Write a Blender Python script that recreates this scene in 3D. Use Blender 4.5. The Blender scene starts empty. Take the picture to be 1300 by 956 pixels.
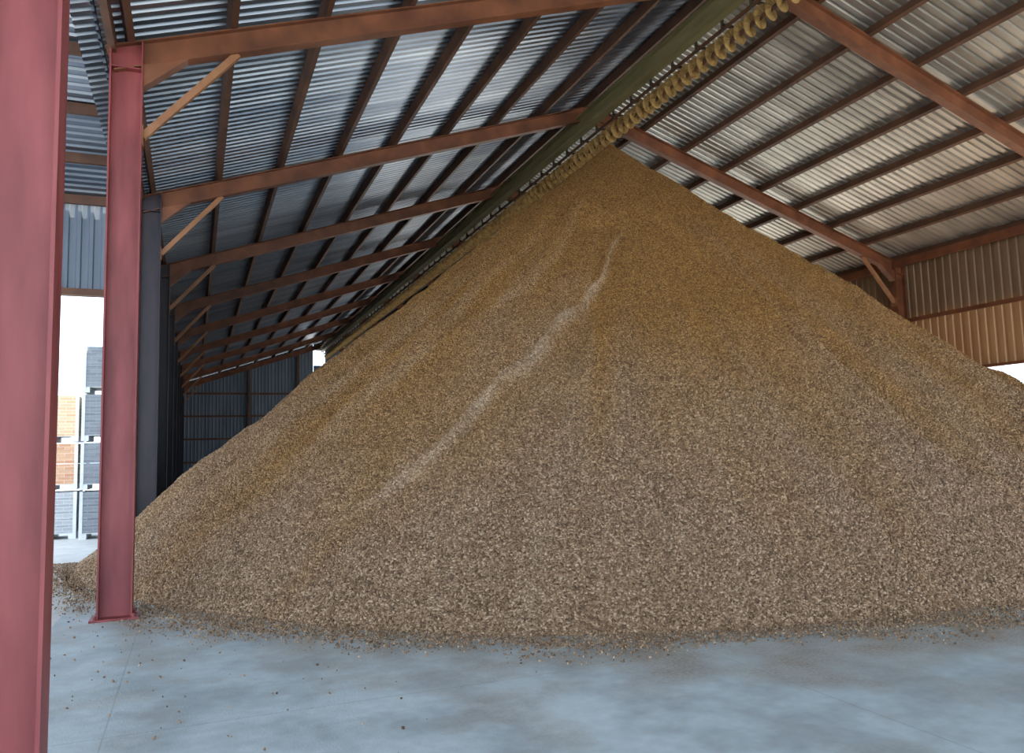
import bpy, math, random
import numpy as np
from mathutils import Vector, Matrix
random.seed(3); rng=np.random.default_rng(5)
scene=bpy.context.scene
scene.view_settings.view_transform='Standard'
scene.view_settings.look='None'

# ---------------------------------------------------------------- dims (metres)
W=9.10; HE=6.48; HR=9.50; Y2=9.75; S=5.62
YF=-8.0; NB=10; YB=Y2+(NB-2)*S
SL=(HR-HE)/W
def fy(n): return Y2+(n-2)*S

# ---------------------------------------------------------------- materials
def mat(name):
    m=bpy.data.materials.new(name); m.use_nodes=True
    nt=m.node_tree; b=nt.nodes['Principled BSDF']; return m,nt,b
def ramp(nt,fac,stops):
    r=nt.nodes.new('ShaderNodeValToRGB'); cr=r.color_ramp
    while len(cr.elements)>1: cr.elements.remove(cr.elements[0])
    cr.elements[0].position=stops[0][0]; cr.elements[0].color=(*stops[0][1],1)
    for p,c in stops[1:]:
        e=cr.elements.new(p); e.color=(*c,1)
    nt.links.new(fac,r.inputs[0]); return r.outputs[0]
def noise(nt,scale,detail=4,vec=None,stretch=None):
    n=nt.nodes.new('ShaderNodeTexNoise'); n.inputs['Scale'].default_value=scale; n.inputs['Detail'].default_value=detail
    if vec is None:
        tc=nt.nodes.new('ShaderNodeTexCoord'); vec=tc.outputs['Object']
    if stretch:
        mp=nt.nodes.new('ShaderNodeMapping'); mp.inputs['Scale'].default_value=stretch
        nt.links.new(vec,mp.inputs[0]); vec=mp.outputs[0]
    nt.links.new(vec,n.inputs['Vector']); return n.outputs['Fac']
def mix(nt,fac,a,b,mode='MIX'):
    n=nt.nodes.new('ShaderNodeMix'); n.data_type='RGBA'; n.blend_type=mode
    for i,v in ((0,fac),(6,a),(7,b)):
        if isinstance(v,(int,float)): n.inputs[i].default_value=v
        elif isinstance(v,tuple): n.inputs[i].default_value=(*v,1)
        else: nt.links.new(v,n.inputs[i])
    return n.outputs[2]
def bump(nt,b,h,strength,dist=0.02):
    n=nt.nodes.new('ShaderNodeBump'); n.inputs['Strength'].default_value=strength; n.inputs['Distance'].default_value=dist
    nt.links.new(h,n.inputs['Height']); nt.links.new(n.outputs[0],b.inputs['Normal'])
def simple(name,c1,c2,scale=3,rough=.6,metal=0,stretch=None,bs=.1,lo=.3,hi=.7):
    m,nt,b=mat(name); n=noise(nt,scale,6,stretch=stretch)
    nt.links.new(ramp(nt,n,[(lo,c1),(hi,c2)]),b.inputs['Base Color'])
    b.inputs['Roughness'].default_value=rough; b.inputs['Metallic'].default_value=metal
    if bs: bump(nt,b,n,bs)
    return m
M_red=simple('red_oxide_paint',(.19,.032,.032),(.32,.070,.070),2.2,.5,0,(3,3,.6),.05)
M_colshade=simple('column_steel_painted_shade',(.018,.018,.030),(.045,.030,.04),2.2,.5,0,(3,3,.6),.05)  # backlit left columns: their shade is put into this dark colour
M_rust=simple('rusty_red_steel',(.12,.040,.018),(.25,.09,.04),2.5,.5,0,None,.05)
M_purl=simple('purlin_brown',(.07,.030,.017),(.15,.065,.033),2.0,.6)
M_brace=simple('ochre_brace',(.26,.11,.05),(.38,.18,.08),3,.55)
M_green=simple('faded_green_paint',(.16,.14,.06),(.27,.23,.11),2,.5,0,(4,.6,4))
M_ochre=simple('ochre_steel',(.18,.10,.03),(.52,.34,.12),9,.5,.2)
M_dark=simple('dark_steel',(.05,.04,.03),(.10,.08,.06),4,.5,.3)
M_sheetL=simple('galvanised_sheet_painted_shade',(.14,.17,.22),(.35,.39,.44),.7,.32,.85,(.4,2.5,.5),.02)  # same roofing, left slope and annex: shade painted in as darker blue-grey
M_sheetR=simple('galvanised_sheet_painted_light',(.36,.34,.30),(.62,.59,.53),.9,.38,.75,(.5,3,.5),.02)  # same roofing, right slope: incoming light painted in as brighter, warmer colour
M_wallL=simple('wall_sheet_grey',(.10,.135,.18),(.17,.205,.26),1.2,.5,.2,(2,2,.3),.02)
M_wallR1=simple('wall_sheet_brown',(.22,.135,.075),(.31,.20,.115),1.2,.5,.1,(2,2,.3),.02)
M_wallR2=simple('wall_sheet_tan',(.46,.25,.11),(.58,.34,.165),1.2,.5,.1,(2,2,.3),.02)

AX,AY,AZ=0.0,14.6,8.47
def concrete(name,c1,c2,c3,joint=.8,dust=False):
    m,nt,b=mat(name)
    n1=noise(nt,.35,8); n2=noise(nt,1.7,14); n3=noise(nt,60,3); n5=noise(nt,9,8)
    c=ramp(nt,n1,[(.3,c1),(.7,c2)])
    c=mix(nt,ramp(nt,n2,[(.44,(0,0,0)),(.62,(.7,.7,.7))]),c,c3)
    c=mix(nt,1.0,c,ramp(nt,n5,[(.3,(.86,.86,.86)),(.7,(1.0,1.0,1.0))]),'MULTIPLY')
    tc=nt.nodes.new('ShaderNodeTexCoord')
    br=nt.nodes.new('ShaderNodeTexBrick'); br.offset=0; br.inputs['Scale'].default_value=1
    br.inputs['Mortar Size'].default_value=.006; br.inputs['Brick Width'].default_value=4.5; br.inputs['Row Height'].default_value=5.62
    br.inputs['Color1'].default_value=(1,1,1,1); br.inputs['Color2'].default_value=(.98,.98,.98,1); br.inputs['Mortar'].default_value=(joint,joint,joint,1)
    nt.links.new(tc.outputs['Object'],br.inputs['Vector'])
    c=mix(nt,1.0,c,br.outputs['Color'],'MULTIPLY')
    if dust:   # hull dust trodden around the heap
        d=nt.nodes.new('ShaderNodeVectorMath'); d.operation='DISTANCE'; nt.links.new(tc.outputs['Object'],d.inputs[0]); d.inputs[1].default_value=(AX,AY,0)
        mr=nt.nodes.new('ShaderNodeMapRange'); mr.inputs['From Min'].default_value=9.3; mr.inputs['From Max'].default_value=11.8; mr.inputs['To Min'].default_value=.8; mr.inputs['To Max'].default_value=-.1
        nt.links.new(d.outputs['Value'],mr.inputs['Value'])
        nn=noise(nt,1.3,10)
        ad=nt.nodes.new('ShaderNodeMath'); ad.operation='MULTIPLY_ADD'; nt.links.new(nn,ad.inputs[0]); ad.inputs[1].default_value=2.6; ad.inputs[2].default_value=-1.3
        a2=nt.nodes.new('ShaderNodeMath'); a2.use_clamp=True; nt.links.new(ad.outputs[0],a2.inputs[0]); nt.links.new(mr.outputs[0],a2.inputs[1])
        n4=noise(nt,40,4)
        c=mix(nt,a2.outputs[0],c,ramp(nt,n4,[(.35,(.27,.22,.17)),(.65,(.46,.40,.33))]))
    nt.links.new(c,b.inputs['Base Color']); b.inputs['Roughness'].default_value=.7
    bump(nt,b,n3,.25,.01); return m
M_floor=concrete('dusty_concrete',(.50,.59,.62),(.70,.79,.82),(.40,.45,.47),.78,True)
M_yard=concrete('yard_concrete',(.62,.61,.59),(.74,.72,.68),(.58,.56,.53),.9)

# ---------------------------------------------------------------- mesh builder
class MB:
    def __init__(s): s.v=[]; s.f=[]; s.m=[]
    def add(s,vs,fs,mi=0):
        o=len(s.v); s.v+= [tuple(v) for v in vs]; s.f+=[tuple(i+o for i in f) for f in fs]; s.m+=[mi]*len(fs)
    def box(s,x0,x1,y0,y1,z0,z1,mi=0):
        s.add([(x,y,z) for x in (x0,x1) for y in (y0,y1) for z in (z0,z1)],
              [(0,1,3,2),(4,6,7,5),(0,4,5,1),(2,3,7,6),(0,2,6,4),(1,5,7,3)],mi)
    def sweep(s,prof,p0,p1,up,mi=0):
        p0=Vector(p0);p1=Vector(p1); d=(p1-p0).normalized(); up=Vector(up); up=(up-d*up.dot(d)).normalized(); sd=d.cross(up)
        n=len(prof); vs=[]
        for p in (p0,p1):
            for a,b in prof: vs.append(p+sd*a+up*b)
        fs=[(i,(i+1)%n,n+(i+1)%n,n+i) for i in range(n)]+[tuple(range(n))[::-1],tuple(range(n,2*n))]
        s.add(vs,fs,mi)
    def obj(s,name,mats,parent=None,smooth=False,bevel=0):
        me=bpy.data.meshes.new(name); me.from_pydata(s.v,[],s.f); 
        for m in mats: me.materials.append(m)
        me.polygons.foreach_set('material_index',s.m)
        if smooth: me.polygons.foreach_set('use_smooth',[True]*len(me.polygons))
        me.update(); o=bpy.data.objects.new(name,me); scene.collection.objects.link(o)
        if parent: o.parent=parent
        return o
def isec(w,h,t=.014,tw=.01):
    a=w/2;b=h/2;c=tw/2
    return [(-a,-b),(a,-b),(a,-b+t),(c,-b+t),(c,b-t),(a,b-t),(a,b),(-a,b),(-a,b-t),(-c,b-t),(-c,-b+t),(-a,-b+t)]
def csec(w,h,t=.012):
    a=w/2;b=h/2
    return [(-a,-b),(a,-b),(a,-b+t*3),(a-t,-b+t*3),(a-t,-b+t),(-a+t,-b+t),(-a+t,b-t),(a-t,b-t),(a-t,b-t*3),(a,b-t*3),(a,b),(-a,b)]
def rect(w,h): return [(-w/2,-h/2),(w/2,-h/2),(w/2,h/2),(-w/2,h/2)]
def empty(name):
    e=bpy.data.objects.new(name,None); e.empty_display_size=.2; scene.collection.objects.link(e); return e

# ---------------------------------------------------------------- portal frames
CD=.35
for n in range(-1,NB+1):
    y=fy(n); e=empty('steel_portal_frame')
    for sd,nm in ((-1,'left'),(1,'right')):
        b=MB()
        xc=sd*(W+CD/2)
        b.sweep(isec(.22,CD,.018,.014),(xc,y,0.02),(xc,y,HE+.12),(1,0,0))
        b.box(xc-.24,xc+.24,y-.17,y+.17,0,.025)
        for dx in (-.19,.19):
            for dy in (-.12,.12):
                b.sweep([(.018*math.cos(k*1.047),.018*math.sin(k*1.047)) for k in range(6)],(xc+dx,y+dy,.02),(xc+dx,y+dy,.06),(1,0,0))
        b.box(xc-CD/2,xc+CD/2,y-.10,y+.10,HE-.22,HE-.205)
        b.obj('column_'+nm,[M_red if (n<3) else (M_colshade if sd<0 else M_rust)],e)
        b=MB()
        b.sweep(isec(.17,.30,.016,.012),(sd*(W+CD),y,HE-SL*CD),(0,y,HR),(0,0,1))
        b.add([(sd*W,y-.08,HE-.15),(sd*W,y+.08,HE-.15),(sd*(W-.5),y+.08,HE-.15+SL*.5),(sd*(W-.5),y-.08,HE-.15+SL*.5),(sd*W,y-.08,HE-.42),(sd*W,y+.08,HE-.42)],
              [(0,4,5,1),(4,3,2,5),(0,3,4),(1,5,2)])
        b.obj('rafter_'+nm,[M_rust],e)
        b=MB()
        b.sweep(rect(.08,.08),(sd*W,y,HE-1.0),(sd*(W-1.05),y,HE+SL*1.05-.15),(0,1,0))
        b.box(sd*W-.012,sd*W+.012,y-.09,y+.09,HE-1.12,HE-.88)
        b.obj('knee_brace_'+nm,[M_brace],e)
    b=MB(); b.box(-.28,.28,y-.012,y+.012,HR-.32,HR+.08); b.obj('ridge_plate',[M_rust],e)

# ---------------------------------------------------------------- purlins
b=MB(); NP=8
for sd in (-1,1):
    for i in range(NP+1):
        x=.22+(W+.15-.22)*i/NP
        z=HR-SL*x+.15/math.cos(math.atan(SL))+.08
        nrm=Vector((sd*SL,0,1)).normalized()
        b.sweep(csec(.08,.17),(sd*x,YF,z),(sd*x,YB+.2,z),nrm)
b.obj('roof_purlins',[M_purl])

# ---------------------------------------------------------------- corrugated sheets
def corrugated(u0,u1,v0,v1,P,amp=.022,pitch=.15):
    prof=[(0,0),(.42,0),(.52,1),(.80,1),(.90,0)]
    us=[]; k=0
    while True:
        base=u0+k*pitch
        for a,h in prof:
            if base+a*pitch<=u1: us.append((base+a*pitch,h*amp))
        k+=1
        if base>u1: break
    b=MB(); vs=[]; fs=[]
    for u,h in us:
        vs.append(P(u,v0(u) if callable(v0) else v0,h)); vs.append(P(u,v1(u) if callable(v1) else v1,h))
    for i in range(len(us)-1): fs.append((2*i,2*i+1,2*i+3,2*i+2))
    b.add(vs,fs); return b
ZO=.15/math.cos(math.atan(SL))+.165
e=MB()
for sd in (-1,1):
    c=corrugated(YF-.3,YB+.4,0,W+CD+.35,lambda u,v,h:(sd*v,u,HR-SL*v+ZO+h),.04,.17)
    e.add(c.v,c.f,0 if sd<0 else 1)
e.box(-.25,.25,YF-.3,YB+.4,HR+ZO+.03,HR+ZO+.06)
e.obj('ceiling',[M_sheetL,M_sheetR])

hole=(-.85,-.05,8.05,9.1)
zt=lambda x:HR-SL*abs(x)+ZO-.01
b=MB()
for x0,x1,z0,z1 in ((-W-CD,hole[0],0,zt),(hole[1],W+CD,0,zt),(hole[0],hole[1],0,hole[2]),(hole[0],hole[1],hole[3],zt)):
    c=corrugated(x0,x1,z0,z1,lambda u,v,h:(u,YB+.28-h,v),.03,.22); b.add(c.v,c.f)
b.obj('wall_back',[M_wallL])
b=MB()
for x in (-5.1,-1.9,1.9,5.1): b.sweep(isec(.15,.2),(x,YB+.1,0),(x,YB+.1,zt(x)-.2),(0,1,0))
for z in (1.5,3.0,4.5,6.0): b.box(-W,W,YB+.18,YB+.24,z,z+.12)
b.obj('trim_back_posts_and_girts',[M_purl])

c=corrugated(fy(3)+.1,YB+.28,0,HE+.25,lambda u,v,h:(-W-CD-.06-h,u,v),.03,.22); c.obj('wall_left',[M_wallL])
b=MB()
for z in (1.6,3.2,4.8): b.box(-W-CD-.05,-W-CD+.0,fy(3),YB,z,z+.12)
b.box(-W-CD-.02,-W-CD+.06,YF,YB,HE-.02,HE+.16)
b.obj('trim_left_girts',[M_purl])

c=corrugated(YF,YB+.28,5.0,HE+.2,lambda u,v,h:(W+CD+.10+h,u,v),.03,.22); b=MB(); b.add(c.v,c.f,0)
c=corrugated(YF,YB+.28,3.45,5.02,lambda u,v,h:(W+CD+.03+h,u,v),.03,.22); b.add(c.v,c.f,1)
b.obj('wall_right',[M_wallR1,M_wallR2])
b=MB(); b.box(W+.04,W+.14,YF,YB,HE-.06,HE+.14); b.box(W+CD-.05,W+CD+.02,YF,YB,4.92,5.02); b.box(W+CD-.05,W+CD+.02,YF,YB,3.45,3.52)
b.obj('trim_right_girts',[M_rust])

# ---------------------------------------------------------------- annex shed on the left: falling roof + far wall
YW=fy(3)+.30
XA,XBw=-W-CD-.10,-22.0; AS=.24; ZW=6.35
zr=lambda y: ZW+AS*(YW-y)
b=MB()
c=corrugated(YF,YW,XBw,XA,lambda u,v,h:(v,u,zr(u)+.14+h),.035,.17); b.add(c.v,c.f,0)
c=corrugated(YF,YW,lambda u:HE+.1,lambda u:zr(u)+.15,lambda u,v,h:(XA-h,u,v),.03,.2); b.add(c.v,c.f,1)  # infill cheek, mostly unseen: added to stop light entering over the main eave
b.obj('ceiling_annex',[M_sheetL,M_wallL])
c=corrugated(XBw,XA,4.75,ZW+.1,lambda u,v,h:(u,YW+.05-h,v),.03,.2); c.obj('wall_annex',[M_wallL])
b=MB(); y=YW-.12
while y>YF: b.box(XBw,XA,y-.04,y+.04,zr(y)-.03,zr(y)+.13); y-=1.3
b.box(XBw,XA,YW-.08,YW+.10,4.70,4.82)
b.obj('trim_annex_purlins',[M_purl])

# ---------------------------------------------------------------- floor + yard
b=MB(); b.box(-W-CD-.4,W+CD+.4,-12,YB+1,-.15,0); b.obj('floor',[M_floor])
b=MB(); b.add([(-150,-120,-.03),(150,-120,-.03),(150,200,-.03),(-150,200,-.03)],[(0,1,2,3)]); b.obj('yard_ground',[M_yard])

# ---------------------------------------------------------------- screw conveyor under the ridge
cv=empty('overhead_screw_conveyor'); ZA=8.66; R=.18
b=MB(); b.sweep(isec(.22,.36,.02,.014),(-.34,YF,9.12),(-.34,YB+.25,9.12),(0,0,1)); b.obj('support_beam',[M_green],cv)
b=MB(); vs=[];fs=[]; pitch=.26; seg=14; N=int((YB-YF)/pitch*seg)
for i in range(N+1):
    a=2*math.pi*i/seg; y=YF+pitch*i/seg
    vs.append((.035*math.cos(a),y,ZA+.035*math.sin(a))); vs.append((R*math.cos(a),y,ZA+R*math.sin(a)))
    if i<N: fs.append((2*i,2*i+1,2*i+3,2*i+2))
b.add(vs,fs); o=b.obj('screw_flight',[M_ochre],cv); sm=o.modifiers.new('s','SOLIDIFY'); sm.thickness=.012
b=MB(); circ=[(.04*math.cos(k*math.pi/6),.04*math.sin(k*math.pi/6)) for k in range(12)]
b.sweep(circ,(0,YF,ZA),(0,YB+.2,ZA),(0,0,1))
b.sweep(rect(.04,.05),(-.2,YF,ZA+.14),(-.2,YB,ZA+.14),(0,0,1)); b.sweep(rect(.04,.05),(.2,YF,ZA+.14),(.2,YB,ZA+.14),(0,0,1))
b.obj('shaft_and_rails',[M_purl],cv)
b=MB(); y=YF+.3
while y<YB:
    b.box(-.22,.22,y-.02,y+.02,ZA+.19,ZA+.23); b.box(-.24,-.2,y-.02,y+.02,ZA+.1,9.0)
    b.box(.2,.24,y-.02,y+.02,ZA+.1,ZA+.23); y+=.75
b.obj('hangers',[M_dark],cv)

# ---------------------------------------------------------------- almond pile
def vnoise(x,y,seed,oct=4,fr=1.0):
    out=np.zeros_like(x); amp=1;tot=0; r=np.random.default_rng(seed)
    for o in range(oct):
        g=r.random((256,256)); X=x*fr; Y=y*fr
        xi=np.floor(X).astype(int); yi=np.floor(Y).astype(int); fx=X-xi; fyy=Y-yi
        fx=fx*fx*(3-2*fx); fyy=fyy*fyy*(3-2*fyy)
        a=g[xi%256,yi%256];bb=g[(xi+1)%256,yi%256];c=g[xi%256,(yi+1)%256];d=g[(xi+1)%256,(yi+1)%256]
        out+=amp*((a*(1-fx)+bb*fx)*(1-fyy)+(c*(1-fx)+d*fx)*fyy-.5); tot+=amp; amp*=.5; fr*=2.03
    return out/tot*2
sg=lambda v:1/(1+np.exp(-np.clip(v,-40,40)))
def Rbase(th):
    base=9.75+0*th
    base-= 1.0*np.exp(-((th+.0)/.45)**2)
    base+= .7*sg((th-1.45)/.12)
    base+= 1.2*sg((-th-.75)/.15)
    return base+.06*np.sin(th*5+1)+.05*np.sin(th*11)
thc=lambda t:.56+.75*(t-.43)
def fields(th,t):
    R=Rbase(th); r=t*R
    x=AX-np.sin(th)*r; y=AY-np.cos(th)*r
    d=th-thc(t)-.010*np.sin(t*37)-.02*vnoise(t*9,t*0+3.3,41,3,1); band=sg((t-.36)/.02)*sg((.84-t)/.04)
    return x,y,d,band
FL=((1.00,.35,.15,.3,.8),(.84,.5,.12,.25,.6),(1.2,.2,.15,.35,.85))
def fd(th,t,a0,sl_): return th-(a0+sl_*(t-.5)+.02*np.sin(t*23+a0*9)+.05*vnoise(t*7,t*0+a0*5,43,3,1))
def surf(th,t):
    x,y,d,band=fields(th,t)
    z=AZ*(1-t)
    w=np.clip(t*4,0,1)*np.clip((1-t)*6,0,1)
    z=z+w*(.20*vnoise(x,y,1,4,.45))+w*.09*vnoise(x,y,11,3,2.2)
    z=z+w*.20*vnoise(th*11,t*1.6,2,3,1.0)*np.clip(t*2,0,1)
    # avalanche levee: the ground right of the line has slumped, leaving a low rim
    z=z-w*.18*sg(-d/.010)*np.exp(-np.clip(-d,0,9)/.25)*band
    z=z+w*.09*np.exp(-(d/.012)**2)*band
    for a0,sl_,am,t0,t1 in FL:
        d2=fd(th,t,a0,sl_); z=z+w*am*sg(d2/.010)*np.exp(-np.clip(d2,0,9)/.12)*sg((t-t0)/.03)*sg((t1-t)/.03)
    z=z-w*.16*np.exp(-((th-.62)/.16)**2)*sg((t-.30)/.006)*np.exp(-np.clip(t-.3,0,9)/.10)
    return x,y,z
def coarse(th,t):
    x,y,d,band=fields(th,t)
    h=AZ*(1-t)
    c=1-np.clip((h+2.0*vnoise(x,y,21,4,.5)+1.6*vnoise(th*14,t*2,22,3,1)-.7)/4.4,0,1)
    c=c-.22*sg(-d/.01)*np.exp(-np.clip(-d,0,9)/.30)*band
    return np.clip(c,0,1)
def pale(th,t):
    x,y,d,band=fields(th,t)
    p=.62*np.exp(-(d/(.006+.009*t))**2)*band*np.clip(.85+.6*vnoise(t*12,th*0+1.7,51,3,1),0,1.2)
    for a0,sl_,am,t0,t1 in FL:
        d2=fd(th,t,a0,sl_); p=p+.15*np.exp(-(d2/.014)**2)*sg((t-t0)/.03)*sg((t1-t)/.03)
    p=p+.35*np.clip(vnoise(th*30,t*1.5,23,2,1)-.25,0,1)*sg((th-.6)/.1)*sg((t-.2)/.05)
    return np.clip(p*(.85+.6*vnoise(x,y,31,3,3.0)),0,.6)
NT,NR=900,300
th=np.linspace(-math.pi,math.pi,NT,endpoint=False); t=np.linspace(0.0,1.02,NR)
TH,T=np.meshgrid(th,t,indexing='ij')
X,Y,Z=surf(TH,T); Z=np.maximum(Z,-.03); C0=coarse(TH,T).ravel(); P0=pale(TH,T).ravel()
def clampx(X,Y): return np.where((Y>fy(3)+.1),np.maximum(X,-W-CD+.03),X)
X=clampx(X,Y)
bv=np.stack([X,Y,Z],-1).reshape(-1,3)
i=np.arange(NT)[:,None]; j=np.arange(NR-1)[None,:]; i2=(i+1)%NT
bf=np.stack([i*NR+j,i*NR+j+1,i2*NR+j+1,i2*NR+j],-1).reshape(-1,4)
NPB=360000
tt=np.sqrt(rng.random(NPB)); tht=.55+rng.uniform(-1.75,1.75,NPB)
keep=rng.random(NPB)<np.clip(.2+tt*1.1,0,1); tt=tt[keep]; tht=tht[keep]
px,py,pz=surf(tht,tt)
NS=50000; ts=1+np.abs(rng.normal(0,.05,NS)); ths=.55+rng.uniform(-1.75,1.75,NS)
kk=vnoise(ths*12,ts*20,77,3,1)+1-(ts-1)*9>rng.random(NS)*1.0; ts=ts[kk]; ths=ths[kk]
xs,ys,_=surf(ths,ts*0+1); xs=AX+(xs-AX)*ts; ys=AY+(ys-AY)*ts
NS2=700; xs2=rng.uniform(-11.5,-7,NS2); ys2=rng.uniform(4.5,15,NS2); k2=(np.hypot(xs2-AX,ys2-AY)>9.9)&(rng.random(NS2)<.6); xs2=xs2[k2]; ys2=ys2[k2]
nf=len(xs)+len(xs2)
px=np.concatenate([px,xs,xs2]);py=np.concatenate([py,ys,ys2]);pz=np.concatenate([np.maximum(pz,0),np.full(nf,.004)])
cc=np.concatenate([coarse(tht,tt),np.ones(nf)]); pp=np.concatenate([pale(tht,tt),np.zeros(nf)])
tt=np.concatenate([tt,np.ones(nf)]); n=len(px)
px=clampx(px,py)
size=rng.uniform(.010,.020,n)*(.5+.5*np.clip(tt*1.4,0,1))
size[-nf:]*=rng.uniform(.3,.8,nf)
q=rng.normal(size=(n,4)); q/=np.linalg.norm(q,axis=1)[:,None]
w_,x_,y_,z_=q.T
Rm=np.stack([1-2*(y_**2+z_**2),2*(x_*y_-z_*w_),2*(x_*z_+y_*w_),2*(x_*y_+z_*w_),1-2*(x_**2+z_**2),2*(y_*z_-x_*w_),2*(x_*z_-y_*w_),2*(y_*z_+x_*w_),1-2*(x_**2+y_**2)],-1).reshape(n,3,3)
oc=np.array([(1,0,0),(-1,0,0),(0,1,0),(0,-1,0),(0,0,1),(0,0,-1)],float)
scl=np.stack([size*1.5,size*1.0,size*.8],-1)
ov=np.einsum('nij,nkj->nki',Rm,oc[None]*scl[:,None,:])
pc=np.stack([px,py,pz+size*.3],-1)
pv=(pc[:,None,:]+ov).reshape(-1,3)
of=np.array([(0,2,4),(2,1,4),(1,3,4),(3,0,4),(2,0,5),(1,2,5),(3,1,5),(0,3,5)])
nb=len(bv)
pf=(nb+np.arange(n)[:,None,None]*6+of[None]).reshape(-1,3)
me=bpy.data.meshes.new('almond_pile')
verts=np.concatenate([bv,pv]); me.vertices.add(len(verts)); me.vertices.foreach_set('co',verts.astype(np.float32).ravel())
nl=bf.size+pf.size; me.loops.add(nl); me.loops.foreach_set('vertex_index',np.concatenate([bf.ravel(),pf.ravel()]).astype(np.int32))
npoly=len(bf)+len(pf); me.polygons.add(npoly)
ls=np.concatenate([np.arange(len(bf))*4,bf.size+np.arange(len(pf))*3]).astype(np.int32)
me.polygons.foreach_set('loop_start',ls)
me.polygons.foreach_set('material_index',np.concatenate([np.zeros(len(bf)),np.ones(len(pf))]).astype(np.int32))
me.polygons.foreach_set('use_smooth',np.ones(npoly,dtype=bool))
for nm,a_,b_ in (('tint',np.full(nb,.5),rng.random(n)),('coarse',C0,cc),('pale',P0,pp)):
    at=me.attributes.new(nm,'FLOAT','POINT')
    at.data.foreach_set('value',np.concatenate([a_,np.repeat(b_,6)]).astype(np.float32))
me.update(calc_edges=True); me.validate()
def pilemat(name,peb):
    m,nt,b_=mat(name)
    tc=nt.nodes.new('ShaderNodeTexCoord')
    if peb:
        a=nt.nodes.new('ShaderNodeAttribute'); a.attribute_name='tint'; fac=a.outputs['Fac']
    else:
        v=nt.nodes.new('ShaderNodeTexVoronoi'); v.inputs['Scale'].default_value=40; nt.links.new(tc.outputs['Object'],v.inputs['Vector'])
        s=nt.nodes.new('ShaderNodeSeparateColor'); nt.links.new(v.outputs['Color'],s.inputs[0]); fac=s.outputs[0]
        bm=nt.nodes.new('ShaderNodeBump'); bm.invert=True; bm.inputs['Strength'].default_value=1; bm.inputs['Distance'].default_value=.025
        nt.links.new(v.outputs['Distance'],bm.inputs['Height']); nt.links.new(bm.outputs[0],b_.inputs['Normal'])
    low=ramp(nt,fac,[(0,(.13,.073,.038)),(.35,(.285,.172,.094)),(.75,(.41,.262,.155)),(1,(.62,.44,.29))])
    high=ramp(nt,fac,[(0,(.16,.070,.016)),(.5,(.34,.165,.042)),(1,(.52,.29,.085))])
    c=nt.nodes.new('ShaderNodeAttribute'); c.attribute_name='coarse'
    p=nt.nodes.new('ShaderNodeAttribute'); p.attribute_name='pale'
    col=mix(nt,c.outputs['Fac'],high,low)
    pl=ramp(nt,fac,[(0,(.38,.27,.18)),(1,(.80,.64,.48))])
    nt.links.new(mix(nt,p.outputs['Fac'],col,pl),b_.inputs['Base Color']); b_.inputs['Roughness'].default_value=.8
    return m
me.materials.append(pilemat('almond_bulk',False)); me.materials.append(pilemat('almond_shells',True))
o=bpy.data.objects.new('almond_pile',me); scene.collection.objects.link(o)

# ---------------------------------------------------------------- stacked harvest bins outside
MW=simple('pale_bin_frame',(.75,.75,.74),(.85,.85,.84),4,.6)
def boards(name,c1,c2,gap):
    m,nt,b=mat(name); tc=nt.nodes.new('ShaderNodeTexCoord'); sp=nt.nodes.new('ShaderNodeSeparateXYZ'); nt.links.new(tc.outputs['Object'],sp.inputs[0])
    ad=nt.nodes.new('ShaderNodeMath'); nt.links.new(sp.outputs[0],ad.inputs[0]); nt.links.new(sp.outputs[1],ad.inputs[1])
    cb=nt.nodes.new('ShaderNodeCombineXYZ'); nt.links.new(ad.outputs[0],cb.inputs[0]); nt.links.new(sp.outputs[2],cb.inputs[1])
    br=nt.nodes.new('ShaderNodeTexBrick'); br.inputs['Scale'].default_value=1; br.inputs['Brick Width'].default_value=.26; br.inputs['Row Height'].default_value=.0775
    br.inputs['Mortar Size'].default_value=.006; br.inputs['Color1'].default_value=(*c1,1); br.inputs['Color2'].default_value=(*c2,1); br.inputs['Mortar'].default_value=(*gap,1)
    nt.links.new(cb.outputs[0],br.inputs['Vector']); nt.links.new(br.outputs['Color'],b.inputs['Base Color']); b.inputs['Roughness'].default_value=.75; return m
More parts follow.
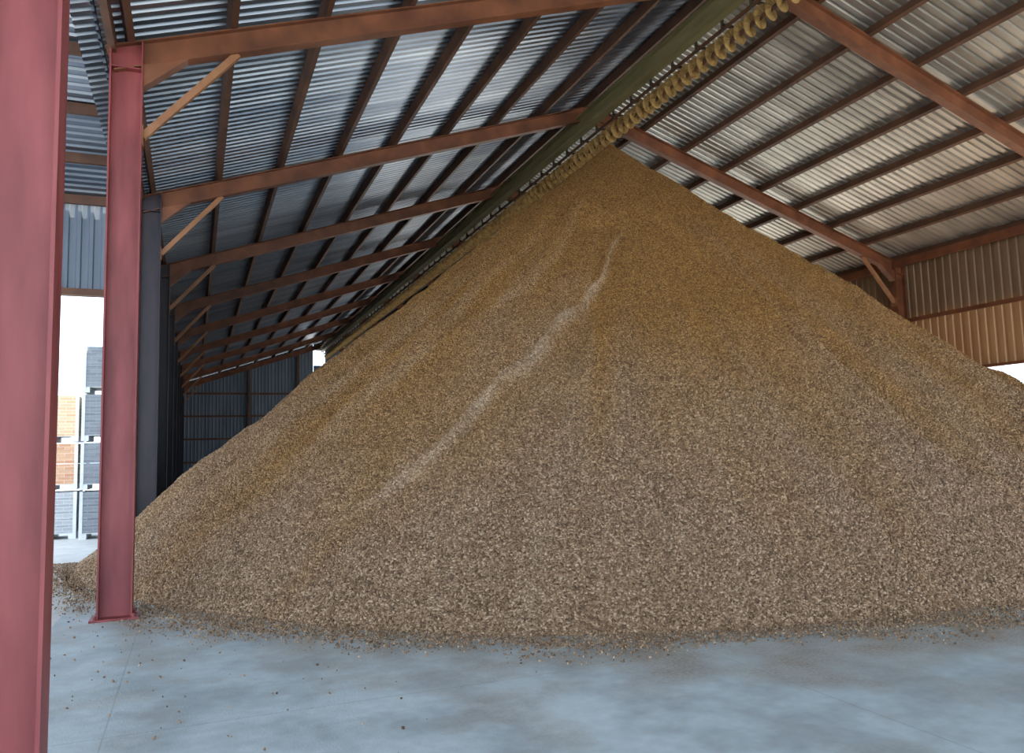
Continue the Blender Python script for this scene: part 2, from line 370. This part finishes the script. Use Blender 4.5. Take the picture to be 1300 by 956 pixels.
def bin_stack(x,y,n,mats,wd=1.05):
    e=empty('harvest_bin_stack')
    for k in range(n):
        b=MB(); z0=k*1.12-.03; h=1.08; t=.03; a=wd/2
        for sx in (-1,1):
            for sy in (-1,1): b.box(x+sx*(a-.01)-.035,x+sx*(a-.01)+.035,y+sy*(a-.01)-.035,y+sy*(a-.01)+.035,z0,z0+h,1)
        for i in range(6):
            zz=z0+.14+i*.157
            for s_ in (-1,1):
                b.box(x-a,x+a,y+s_*a-t/2,y+s_*a+t/2,zz,zz+.152); b.box(x+s_*a-t/2,x+s_*a+t/2,y-a,y+a,zz,zz+.152)
        b.box(x-a,x+a,y-a,y+a,z0+.12,z0+.15,1)
        for dx in (-a+.07,0,a-.07): b.box(x+dx-.06,x+dx+.06,y-a-.02,y+a,z0,z0+.12,1)
        b.obj('bin_%d'%(k+1),[mats[k],MW],e)
MO=boards('orange_bin_boards',(.60,.30,.17),(.72,.43,.26),(.78,.60,.46)); MG=boards('grey_bin_boards',(.42,.43,.44),(.52,.53,.54),(.6,.62,.64)); MY=boards('pale_bin_boards',(.72,.46,.26),(.82,.60,.37),(.85,.75,.6)); MD=boards('dark_bin_boards',(.24,.25,.27),(.30,.32,.34),(.35,.37,.4))
bin_stack(-11.55,21.3,3,[MG,MO,MY]); bin_stack(-12.7,21.4,3,[MG,MO,MO]); bin_stack(-10.35,20.9,4,[MD,MD,MD,MD])

# ---------------------------------------------------------------- light
w=bpy.data.worlds.new('sky'); scene.world=w; w.use_nodes=True; bg=w.node_tree.nodes['Background']
bg.inputs[0].default_value=(.68,.83,1.0,1); bg.inputs[1].default_value=3.8
sl=bpy.data.lights.new('sun','SUN'); sl.energy=15; sl.color=(1,.88,.70); sl.angle=.01
so=bpy.data.objects.new('sun',sl); scene.collection.objects.link(so)
dirv=Vector((-.45,.25,-1.0)); so.rotation_euler=dirv.to_track_quat('-Z','Y').to_euler(); so.location=(30,-20,40)

# ---------------------------------------------------------------- camera
f,yaw,pitch,roll,XC=987.8,.3893,.0966,-.0265,-8.4996
cy,sy=math.cos(yaw),math.sin(yaw);cp,sp=math.cos(pitch),math.sin(pitch)
fw=Vector((sy*cp,cy*cp,sp)); r=Vector((cy,-sy,0)); u=r.cross(fw)
r2=math.cos(roll)*r+math.sin(roll)*u; u2=-math.sin(roll)*r+math.cos(roll)*u
cd=bpy.data.cameras.new('camera'); cd.sensor_fit='HORIZONTAL'; cd.sensor_width=36; cd.lens=f/1300*36; cd.clip_end=500; cd.clip_start=.05
co=bpy.data.objects.new('camera',cd); scene.collection.objects.link(co)
mw=Matrix.Identity(4)
for i_ in range(3): mw[i_][0]=r2[i_]; mw[i_][1]=u2[i_]; mw[i_][2]=-fw[i_]
mw[0][3],mw[1][3],mw[2][3]=XC,0,1.7
co.matrix_world=mw; scene.camera=co
